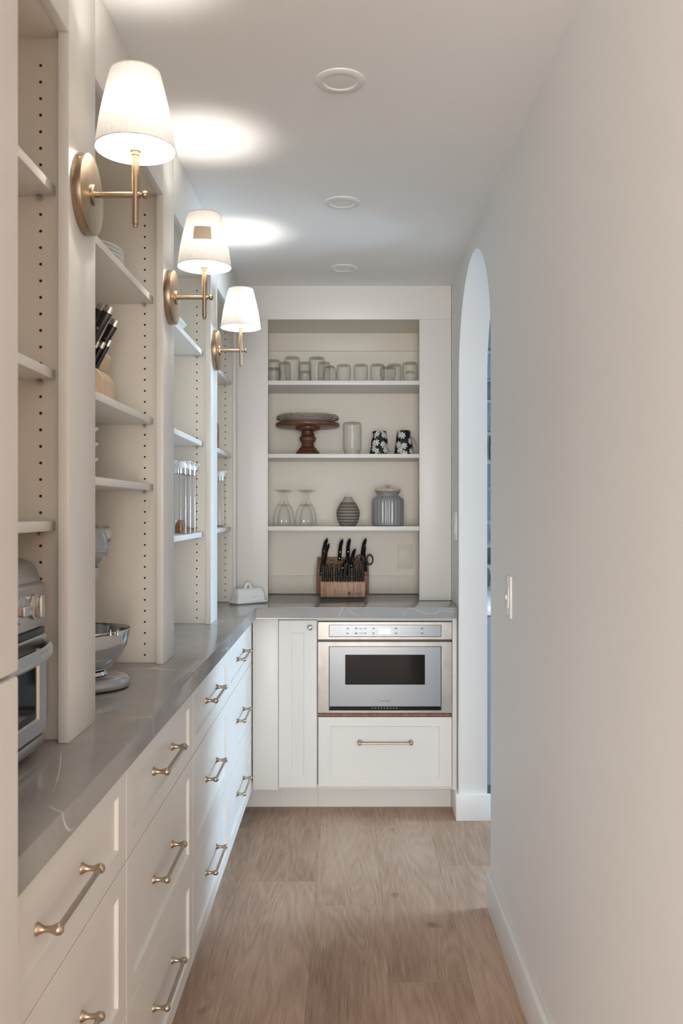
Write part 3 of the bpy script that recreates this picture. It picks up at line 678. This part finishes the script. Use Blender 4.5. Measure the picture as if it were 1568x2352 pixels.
for (ux, uy, Yk, Lk, r, lab) in specs:
    tip = W(ux, uy, Yk); e = tip-dirk*Lk
    t = thing('kitchen_knife', lab, 'knife', tuple(e), 'knives in the pale knife block')
    hp = [e+dirk*(Lk-.016)*q for q in (0, .25, .5, .75, 1)]
    hnd = part('handle', T(hp, [(r*f_, r*.62) for f_ in (1.0, 1.12, 1.0, 1.0, 1.12)], 12, side=(1, 0, 0)), 'black', t)
    part('end_cap', T([tip-dirk*.0162, tip-dirk*.008, tip], [(r*1.12, r*.64), (r*1.15, r*.66), (r*1.0, r*.55)], 12, side=(1, 0, 0)), 'nickel', t, label='silver end cap')
    if Lk > .11:
        for q in (.30, .62):
            c_ = e+dirk*(Lk-.016)*q; part('rivet', xf(L([(0, 0), (.0034, 0), (.003, .0012), (0, .0014)], 12), Matrix.Translation(c_+Vector((0, -r*.60, 0))) @ Matrix.Rotation(PI/2, 4, 'X')), 'nickel', hnd)
    part('blade', T([e-dirk*.06, e+dirk*.002], [(r*.8, .0012), (r*.8, .0012)], 8, side=(1, 0, 0)), 'steel', t)
# stack of white cups
cp_ = [(0, 0), (.026, 0), (.029, .003), (.034, .030), (.040, .044), (.0465, .050), (.0475, .0525), (.0455, .0530), (.037, .047), (.031, .030), (.026, .006), (0, .005)]
CUP = to_mesh('cup', L(cp_, 40), 'ceramic', 60)
for k in range(3):
    o = bpy.data.objects.new('cup', CUP); C.objects.link(o); o.location = (-.651, 2.11, zC_+.0003+k*.037)
    o['label'] = ['white ceramic cup at the bottom of the stack by the pillar', 'white ceramic cup in the middle of the stack by the pillar', 'white ceramic cup on top of the stack by the pillar'][k]; o['category'] = 'cup'; o['group'] = 'stacked white cups'
# white dish, high in the third bookcase
z3 = SH[2][0]+.018
bm = bmesh.new(); rings_box(bm, [(-.80, -.575, 2.80, 2.98, z3+.0003), (-.80, -.575, 2.80, 2.98, z3+.004), (-.82, -.553, 2.78, 3.0, z3+.034), (-.82, -.553, 2.78, 3.0, z3+.038), (-.813, -.560, 2.787, 2.993, z3+.038), (-.795, -.58, 2.805, 2.975, z3+.008)], lambda u, v, w_: (u, v, w_))
solo('serving_dish', bm, 'ceramic', 'white rectangular serving dish on the top shelf of the third bookcase', 'dish', (-.69, 2.89, z3), local=False)
# clear canisters with flip lids
def canister(label, loc, fill):
    t = thing('canister', label, 'canister', loc, 'clear canisters with flip lids')
    part('tube', L([(0, 0), (.0215, 0), (.0232, .002), (.0232, .205), (.0205, .212), (.0205, .226)], 32), 'acrylic', t, local=True)
    part('collar', L([(.0206, .207), (.0214, .207), (.0214, .226), (.0206, .226)], 28, closed=True), 'polished', t, local=True)
    ld = part('lid', L([(.0206, .2262), (.0225, .2262), (.0232, .229), (.0232, .244), (.022, .247), (0, .247)], 28), 'lilac_plastic', t, local=True)
    part('flip_tab', B(-.006, .034, -.012, .012, .2472, .2505, bev=.001), 'lilac_plastic', ld, local=True)
    part('spout', PR([(.0225, .2475), (.036, .2475), (.0225, .236)], 'y', -.009, .009), 'lilac_plastic', ld, local=True)
    if fill:
        r_ = random.Random(int(loc[1]*100)); pr = [(0, .0035), (.0205, .0035), (.0208, fill*.55), (.019, fill*.7), (.010, fill*.95), (0, fill)]
        part('contents', L(pr, 24, mod=lambda th, z_: .96+.04*math.sin(5*th+z_*400)), 'brown_food', t, local=True, kind='stuff', label='brown dry contents at the bottom')
    return t
z3c, z4c = SH[2][2]+.0182, SH[3][2]+.0182
canister('tall clear canister with brown contents at the front of the group of four', (-.568, 2.975, z3c), .050)
canister('tall clear canister just behind the front one of the four', (-.567, 3.062, z3c), .028)
canister('tall clear canister at the back of the group of four', (-.567, 3.150, z3c), .020)
canister('tall clear canister at the left of the four, mostly behind the pillar', (-.606, 2.915, z3c), .035)
canister('tall clear canister alone on the low shelf of the corner bookcase', (-.563, 3.850, z4c), .012)
z4b = SH[3][1]+.0182
t = thing('bottle', 'slim brown-labelled bottle peeking from behind the third pillar', 'bottle', (-.584, 3.76, z4b))
part('body', L([(0, 0), (.029, 0), (.0305, .003), (.0305, .10), (.026, .115), (.013, .125), (.013, .132), (0, .132)], 28), 'amber', t, local=True)
part('cap', L([(0, .1322), (.0155, .1322), (.0155, .155), (.013, .158), (0, .158)], 20), 'white_plastic', t, local=True)

# ------------------------------------------------------------------ butter dish in the worktop corner
near = Vector((-.496, 3.952, ZT+.0003)); th = math.radians(41); bl, bw_ = .170, .082
t = thing('butter_dish', 'white ceramic butter dish with loop handle in the worktop corner', 'butter dish', tuple(near), rotz=th)
def rbox(x0, x1, y0, y1, rings, r0, n=5):
    bm = bmesh.new(); R = []
    for z_, ins, rr in rings:
        ring = []
        for (cx, cy, a0) in ((x1, y1, 0), (x0, y1, PI/2), (x0, y0, PI), (x1, y0, 1.5*PI)):
            sx = -1 if cx == x1 else 1; sy = -1 if cy == y1 else 1
            for k in range(n+1): a = a0+PI/2*k/n; ring.append(bm.verts.new((cx+sx*(ins+rr)+rr*math.cos(a), cy+sy*(ins+rr)+rr*math.sin(a), z_)))
        R.append(ring)
    m_ = len(R[0])
    for a, b in zip(R[:-1], R[1:]):
        for k in range(m_): bm.faces.new((a[k], a[(k+1) % m_], b[(k+1) % m_], b[k]))
    bm.faces.new(R[0][::-1]); bm.faces.new(R[-1]); return bm
part('dish', rbox(0, bl, 0, bw_, [(0, .004, .008), (.002, .001, .01), (.006, 0, .01), (.010, 0, .01), (.0125, .002, .009), (.013, .006, .007)], .01), 'ceramic', t, local=True, ang=60)
ld = part('lid', rbox(.009, bl-.009, .009, bw_-.009, [(.0131, 0, .008), (.050, .003, .010), (.060, .006, .014), (.066, .012, .012), (.068, .020, .006)], .01), 'ceramic', t, local=True, ang=60)
part('loop_handle', T([(bl/2+.016*math.cos(a), bw_/2, .0665+.023*math.sin(a)) for a in [PI*k/14 for k in range(15)]], [(.0035, .006)]*15, 10, side=(0, 1, 0)), 'ceramic', ld, local=True)
tb = text_bm('BUTTER', .015, .0007); xf(tb, Matrix.Translation((bl*.70, .0098, .026)) @ Matrix.Rotation(PI/2, 4, 'X')); part('lettering', tb, 'ceramic', ld, local=True, kind='stuff')

# ------------------------------------------------------------------ jars on the top niche shelf
ZJ = 1.955+.0206
def jar_mesh(r, h, kind):
    w_ = .0028
    if kind == 'round': o = [(r*.80, 0), (r*.80, .010), (r*.92, .016), (r*.99, h*.35), (r*.96, h*.60), (r*.80, h*.82), (r*.55, h*.96), (r*.42, h)]
    elif kind == 'short': o = [(r*.84, 0), (r*.84, .016), (r*.90, .019), (r, .028), (r, h-.016), (r*.96, h-.006), (r*.86, h)]
    else: o = [(r*.86, 0), (r*.88, .004), (r*.86, .008), (r*.88, .012), (r*.85, .017), (r*.97, .028), (r, .034), (r, h-.020), (r*.97, h-.009), (r*.90, h-.002), (r*.78, h)]
    prof = o+[(r*.55, h-.0015), (0, h-.0025)]
    bm = L([(o[0][0]-w_, 0)]+prof, 36)
    lathe(bm, [(r*.80, h-.008), (r*.5, h-.0065), (0, h-.006)], 36)
    return to_mesh('glass_jar', bm, 'jar_glass', 60)
jars = [(627.5, 846, 4.212, 17.5, 'short', 'short upturned jar at the left end, front row of the top shelf'),
        (628, 827, 4.330, 15.5, 'mason', 'upturned jar behind the short one at the left end'),
        (654, 832.5, 4.405, 13.5, 'mason', 'jar at the back, half hidden left of the first tall jar'),
        (671, 820.3, 4.218, 18.2, 'mason', 'tall upturned jar, left one of the two tallest'),
        (700, 832.4, 4.395, 14.5, 'mason', 'jar at the back between the two tallest jars'),
        (701, 852.5, 4.290, 12.0, 'short', 'smallest jar, in front of another between the two tallest'),
        (727, 821, 4.218, 18.2, 'mason', 'tall upturned jar, right one of the two tallest'),
        (744, 832.4, 4.385, 14.5, 'mason', 'jar at the back just right of the second tall jar'),
        (757.5, 840.5, 4.265, 16, 'round', 'round-shouldered glass jar beside the second tall jar'),
        (789, 838, 4.265, 16.5, 'mason', 'upturned jar in the middle, right of the round-shouldered one'),
        (828, 837.5, 4.265, 16.5, 'mason', 'upturned jar standing clear on both sides, right of the middle'),
        (866.5, 837, 4.290, 16.5, 'mason', 'upturned jar behind the left side of the short wide-mouthed jar'),
        (891, 843, 4.205, 17.8, 'short', 'short jar in front of two taller jars at the right'),
        (906, 837, 4.320, 16.2, 'mason', 'upturned jar behind the right side of the short wide-mouthed jar'),
        (941.2, 833, 4.262, 17.6, 'mason', 'upturned jar with small black print at the right end')]
for (ux, uy, Yj, rp, kind, lab) in jars:
    top = W(ux, uy, Yj); h = top.z-ZJ
    o = bpy.data.objects.new('glass_jar', jar_mesh(rp*Yj/F, h, kind)); C.objects.link(o); o.location = (top.x, Yj, ZJ+.0002)
    o['label'] = lab; o['category'] = 'jar'; o['group'] = 'upturned jars on the top niche shelf'
    if 'print' in lab:
        bm = bmesh.new(); r = rp*Yj/F+.0004
        rr = random.Random(5)
        for zz, a0, a1 in ((.052, -122, -70), (.044, -128, -58)):
            a = a0
            while a < a1:
                da = rr.uniform(3, 7)
                vs_ = [bm.verts.new((r*math.cos(math.radians(x_)), r*math.sin(math.radians(x_)), z_)) for x_, z_ in ((a, zz), (a+da, zz), (a+da, zz+.0035), (a, zz+.0035))]
                bm.faces.new(vs_); a += da+1.6
        part('print', to_mesh('print', bm, 'print_black'), None, o, kind='stuff', label='two lines of tiny black print')

# ------------------------------------------------------------------ second niche shelf: cake stand, beaded plate, jar, mugs
ZS2 = 1.606+.0192
cs = (W(706.5, 0, 4.320).x, 4.320, ZS2)
t = thing('cake_stand', 'turned dark wooden cake stand carrying a beaded plate', 'cake stand', cs)
part('pedestal', L([(0, 0), (.062, 0), (.0635, .003), (.060, .010), (.0565, .013), (.058, .017), (.052, .024), (.046, .027), (.047, .031), (.036, .042), (.031, .048), (.0305, .054), (.033, .057), (.030, .060), (.0305, .064), (.037, .070), (.0415, .080), (.0405, .090), (.034, .098), (.0305, .101), (.034, .105), (.0345, .109), (.030, .112), (.0305, .120), (.045, .124), (.060, .129), (.063, .134), (.063, .1405), (0, .1405)], 48), 'walnut', t, local=True, ang=50)
part('top_board', L([(0, .1407), (.150, .1407), (.156, .143), (.158, .147), (.158, .157), (.156, .1605), (.152, .162), (0, .162)], 72), 'walnut', t, local=True, ang=50)
t = thing('beaded_plate', 'pale plate with a double beaded rim on the cake stand', 'plate', (cs[0], cs[1], cs[2]+.1622))
part('plate', L([(0, 0), (.088, 0), (.092, .002), (.125, .014), (.146, .021), (.149, .0235), (.146, .0255), (.120, .0185), (.088, .007), (0, .006)], 72), 'ceramic', t, local=True, ang=60)
bm = bmesh.new()
for R__, z_, n_ in ((.1495, .0205, 84), (.1485, .0285, 84), (.142, .033, 80)):
    for k in range(n_):
        a = 2*PI*(k+(.5 if z_ > .025 else 0))/n_
        bmesh.ops.create_icosphere(bm, subdivisions=1, radius=.0052, matrix=Matrix.Translation((R__*math.cos(a), R__*math.sin(a), z_)))
part('bead_rim', bm, plain('pearl_bead', (.42, .34, .27), .25, .6), t, local=True, kind='stuff', label='beaded rim', ang=80)
top = W(808.5, 970.4, 4.30)
o = bpy.data.objects.new('glass_jar', jar_mesh(21.3*4.30/F, top.z-ZS2, 'mason')); C.objects.link(o); o.location = (top.x, 4.30, ZS2+.0002); o['label'] = 'tall upturned glass jar alone beside the wooden cake stand'; o['category'] = 'jar'
def mug(label, px, topy, Y, rot):
    zt_ = W(0, topy, Y).z; h = zt_-ZS2; x = W(px, 0, Y).x
    t = thing('mug', label, 'mug', (x, Y, ZS2+.0003), 'black floral mugs', rotz=rot)
    o = [(.050, 0), (.0505, .002), (.046, .020), (.0345, h-.004), (.0330, h-.0008), (.030, h), (0, h)]
    i = [(0, h-.004), (.030, h-.005), (.043, .020), (.0475, .001)]
    part('cup', L(o+[(0, h-.002)]+i, 48, closed=False), 'floral', t, local=True, ang=50)
    hs = [(.0375, 0, h*.72), (.046, 0, h*.70), (.062, 0, h*.40), (.070, 0, h*.18), (.067, 0, h*.10), (.055, 0, h*.09), (.047, 0, h*.10)]
    part('handle', T(hs, [(.0065, .0036)]*7, 10, side=(0, 1, 0)), plain('beige_glaze', (.48, .44, .37), .2), t, local=True, label='pale loop handle', ang=60)
mug('black mug with white flowers, left one of the two front mugs', 871, 990.5, 4.235, math.radians(62))
mug('black mug with white flowers and its handle to the right', 927, 989, 4.235, math.radians(-6))

# ------------------------------------------------------------------ third niche shelf: goblets, vase, canister
ZS3 = 1.257+.0212
gp = [(.0405, 0), (.0430, .002), (.0435, .020), (.0420, .045), (.036, .074), (.025, .098), (.0155, .110), (.0095, .122), (.0068, .138), (.0070, .152), (.012, .163), (.026, .170), (.0425, .1735), (.043, .1755), (.020, .1765), (0, .1765)]
gi = [(0, .108), (.012, .105), (.022, .096), (.033, .073), (.0395, .045), (.0412, .020), (.0405, .002)]
bm = bmesh.new(); lathe(bm, gp, 40); lathe(bm, gi[:3], 40)
GOB = to_mesh('goblet', bm, 'clear_glass', 60)
for (ux, Yg, lab) in ((646.5, 4.255, 'upturned stemmed goblet at the far left, front one of its pair'), (657, 4.385, 'upturned stemmed goblet at the far left, back one of its pair'),
                      (697.5, 4.255, 'upturned stemmed goblet, front one of the pair nearer the vase'), (707.5, 4.385, 'upturned stemmed goblet, back one of the pair nearer the vase')):
    o = bpy.data.objects.new('goblet', GOB); C.objects.link(o); o.location = (W(ux, 0, Yg).x, Yg, ZS3+.0002); o['label'] = lab; o['category'] = 'goblet'; o['group'] = 'upturned goblets'
solo('vase', L([(0, 0), (.036, 0), (.041, .004), (.052, .028), (.0575, .055), (.0560, .075), (.047, .097), (.033, .117), (.0255, .124), (.0185, .141), (.0165, .142), (.0150, .141), (.021, .122), (.040, .095), (.046, .06), (.030, .01), (0, .008)], 56), 'vase', 'egg-shaped vase with black carved bands and a bare beige neck', 'vase', (W(799, 0, 4.275).x, 4.275, ZS3+.0002), ang=50)
ck = (W(890, 0, 4.275).x, 4.275, ZS3+.0002)
t = thing('storage_jar', 'ribbed grey ceramic storage jar with a pale wooden lid', 'storage jar', ck)
def flute(th_, z_):
    if z_ < .012 or z_ > .130: return 1
    return 1+.034*(abs(math.cos(12.5*th_))-.5)
jp = [(0, 0), (.070, 0), (.0755, .003), (.0775, .012)]+[(.0775, .012+.1*k/6) for k in range(1, 7)]+[(.0772, .122), (.0755, .130), (.069, .138), (.058, .145), (.0535, .150), (.0545, .156), (.062, .166), (.0632, .169), (.060, .1695), (.050, .152), (.050, .150), (.070, .120), (.070, .01), (0, .01)]
part('body', L(jp, 200, mod=flute), 'grey_ceramic', t, local=True, ang=60)
ld = part('lid', L([(0, .1697), (.0625, .1697), (.0640, .171), (.0640, .1785), (.0625, .180), (0, .180)], 48), 'beech', t, local=True, label='pale wooden lid')
part('knob', L([(.0065, .180), (.0055, .186), (.007, .190), (.0115, .1935), (.0118, .197), (.008, .1995), (0, .200)], 24), 'beech', ld, local=True)

# ------------------------------------------------------------------ big knife block on the end worktop
bx0, bx1 = W(726.8, 0, 4.32).x, W(846.7, 0, 4.32).x
YN, YX = 4.302, 4.452
t = thing('knife_block', 'wide oak knife block full of black-handled knives on the end worktop', 'knife block', (.5*(bx0+bx1), 4.35, ZT))
part('rear_block', PR([(YN, ZT+.014), (YN, 1.0325), (YX, 1.116), (YX, ZT+.014)], 'x', bx0, bx1, bev=.0015), 'block_dark', t)
sl = part('slot_face', PR([(YN+.004, 1.0352), (YN+.003, 1.0362), (YX-.006, 1.1142), (YX-.004, 1.1132)], 'x', bx0+.003, bx1-.003), 'block_light', t)
fx0, fx1 = W(735.7, 0, 4.242).x, W(838.3, 0, 4.242).x
fb = part('front_block', PR([(4.242, ZT+.006), (4.242, 1.0045), (4.3015, 1.024), (4.3015, ZT+.006)], 'x', fx0, fx1, bev=.0015), 'block_light', t)
for sx in (bx0+.03, bx1-.03):
    for sy in (4.33, 4.43): part('foot', L([(0, 0), (.009, 0), (.009, .014), (0, .014)], 14, c=(sx, sy, ZT+.0002)), 'rubber', t)
part('foot', B(fx0+.004, fx1-.004, 4.246, 4.298, ZT+.0002, ZT+.0059), 'rubber', t)
lg = text_bm('CUTCO', .0145, .0002); xf(lg, Matrix.Translation(W(819, 1364.2, 4.2415)) @ Matrix.Rotation(PI/2, 4, 'X') @ Matrix.Diagonal((.86, 1, 1, 1)))
part('lettering', lg, 'print_black', fb, kind='stuff')
dc = W(801.5, 1363, 4.2416); dm = bmesh.new()
for s_, x_ in ((1, .0), (.72, .0042), (.72, -.0042)):
    wq, hq = .0038*s_, .0125*s_
    prism(dm, [(dc.x+x_-wq, dc.z), (dc.x+x_, dc.z-hq), (dc.x+x_+wq, dc.z), (dc.x+x_, dc.z+hq)], 'y', 4.2414, 4.2419)
part('emblem', dm, 'print_black', fb, kind='stuff', label='black diamond emblem')
for row in range(4):
    for col in range(5):
        q = .15+.22*row; yy = YN+(YX-YN)*q; zz = 1.0335+(1.1165-1.0325)*q; xx = bx0+.022+col*(bx1-bx0-.044)/4
        part('slot', xf(B(-.012, .012, -.0016, .0016, -.001, .0016), Matrix.Translation((xx, yy, zz)) @ Matrix.Rotation(math.atan2(.0835, .15), 4, 'X')), 'hole', sl)
def face_pt(px, py):
    Yk = YN+(1322-py)/42.5*(YX-YN); return W(px, py, Yk)
big = [((749.7, 1237), (741, 1284)), ((753.5, 1249), (743, 1300)), ((747.7, 1268), (740, 1311)), ((743.4, 1278.6), (737.5, 1320)), ((784.6, 1239), (779, 1287)), ((801.8, 1237.4), (798, 1287)),
       ((813.8, 1261), (806, 1303)), ((806.6, 1278), (799, 1319)), ((796, 1282.4), (781, 1319)), ((838.6, 1237), (830.5, 1287)), ((836, 1252.7), (836.5, 1301))]
blab = ['tall black knife handle at the back left corner of the oak block', 'black knife handle second from the back in the left column', 'black knife handle third from the back in the left column', 'black knife handle lowest in the left column of the oak block', 'tall upright black knife handle left of the centre of the oak block', 'tall upright black knife handle in the centre of the oak block',
        'shorter black knife handle leaning right in front of the centre one', 'short black knife handle low at the centre of the oak block', 'short black knife handle leaning right, low behind the steak knives', 'tall black knife handle at the back right, behind the scissors', 'slim black handle directly above the scissors']
for ((tx_, ty_), (ux, uy)), lab in zip(big, blab):
    e = face_pt(ux, uy); Lp = math.hypot(tx_-ux, ty_-uy)*e.y/F; tipY = e.y-.42*Lp; tip = W(tx_, ty_, tipY)
    t = thing('kitchen_knife', lab, 'knife', tuple(e), 'black-handled knives in the oak block')
    d_ = tip-e; bow = Vector((-1, 0, 0)); s_ = min(1, Lp/.10)
    qs = [0, .12, .3, .5, .66, .8, .92, 1.0]; wd = [.0088, .0092, .0098, .0100, .0092, .0096, .0078, .0022]
    off = [.000, .0005, .0015, .0025, .0025, .0010, -.002, -.0045]
    pts = [e+d_*q+bow*o_*s_ for q, o_ in zip(qs, off)]
    hnd = part('handle', T(pts, [(w_*(.80+.2*s_), .0085) for w_ in wd], 14, side=(1, 0, 0)), 'black', t, ang=60)
    for q in (.12, .42) if s_ > .8 else (.3,):
        c_ = e+d_*q+bow*.001; part('rivet', xf(L([(0, 0), (.0020, 0), (.0018, .0008), (0, .001)], 10), Matrix.Translation(c_+Vector((0, -.0082, -.002))) @ Matrix.Rotation(PI/2, 4, 'X')), 'nickel', hnd)
    part('blade', T([e-Vector((0, -.03, .055)), e+d_*.01], [(.007, .0008)]*2, 8, side=(1, 0, 0)), 'steel', t)
sx_ = [230, 328, 430, 552, 658, 752, 853, 980, 1085, 1178]
for k, u in enumerate(sx_):
    e = W(720+u/10.453, 1336.5, 4.256); up = Vector((0, -.12, 1)).normalized(); lh = .0895
    t = thing('steak_knife', ORD[k]+' steak knife from the left in the front row', 'knife', tuple(e), 'steak knives in the front of the oak block')
    qs = [0, .06, .2, .38, .5, .62, .78, .92, 1]; wd = [.0068, .0076, .0072, .0088, .0086, .0072, .0058, .0060, .0042]
    hnd = part('handle', T([e+up*lh*q for q in qs], [(w_, .0085 if q < .95 else .006) for w_, q in zip(wd, qs)], 14, side=(1, 0, 0)), 'black', t, ang=60)
    part('tang', T([e+up*lh*q+Vector((0, -.0080 if q < .97 else -.0015, 0)) for q in (.02, .5, .95, 1.005)], [(.0006, .0010)]*4, 8, side=(1, 0, 0)), 'steel', hnd, label='bright metal spine')
    part('blade', T([e-up*.055, e+up*.002], [(.006, .0006)]*2, 8, side=(1, 0, 0)), 'steel', t)
e = face_pt(838.6, 1317); t = thing('scissors', 'black-handled kitchen scissors standing in the oak block', 'scissors', tuple(e))
c1, c2 = W(826, 1284, e.y-.035), W(848.6, 1285.5, e.y-.035)
mid = W(838, 1296, e.y-.030)
for c_ in (c1, c2):
    part('finger_loop', torus(bmesh.new(), c_, .0185, .0046, 'y', 36, 10, (1, 1.02) if c_ is c1 else (.85, 1.25)), 'black', t, ang=60)
    part('shank', T([c_+Vector((.012 if c_ is c1 else -.010, 0, -.012)), mid+Vector((0, 0, -.004)), e+Vector((.004 if c_ is c1 else -.003, -.006, .012))], [(.0065, .0055), (.0085, .006), (.006, .005)], 12, side=(1, 0, 0)), 'black', t, ang=60)
part('blades', T([e+Vector((0, .02, -.045)), e+Vector((.001, -.004, .016))], [(.0075, .0018), (.0075, .0022)], 10, side=(1, 0, 0)), 'steel', t)

# ------------------------------------------------------------------ kitchen beyond the arch
t = thing('kitchen_cabinet', 'blue-grey kitchen base cabinet glimpsed through the arch', 'cabinet', (1.2, 4.2, 0))
part('body', B(XR2+.001, 2.2, 3.985, 4.66, .10, .876), 'kitchen_cab', t)
for k in range(3):
    q0 = XR2+.004+k*.52; part('door', shaker(q0, q0+.515, .104, .872, lambda u, v, w_: (u, 3.966-w_, v), stile=.065, rail=.065), 'kitchen_cab', t)
part('toe_kick', B(XR2+.001, 2.2, 4.03, 4.05, 0, .10), 'kitchen_cab', t)
solo('kitchen_worktop', B(XR2+.001, 2.2, 3.950, 4.655, .877, .925, bev=.003), 'kitchen_top', 'white kitchen worktop glimpsed through the arch', 'worktop', (1.4, 4.3, .877), local=False)
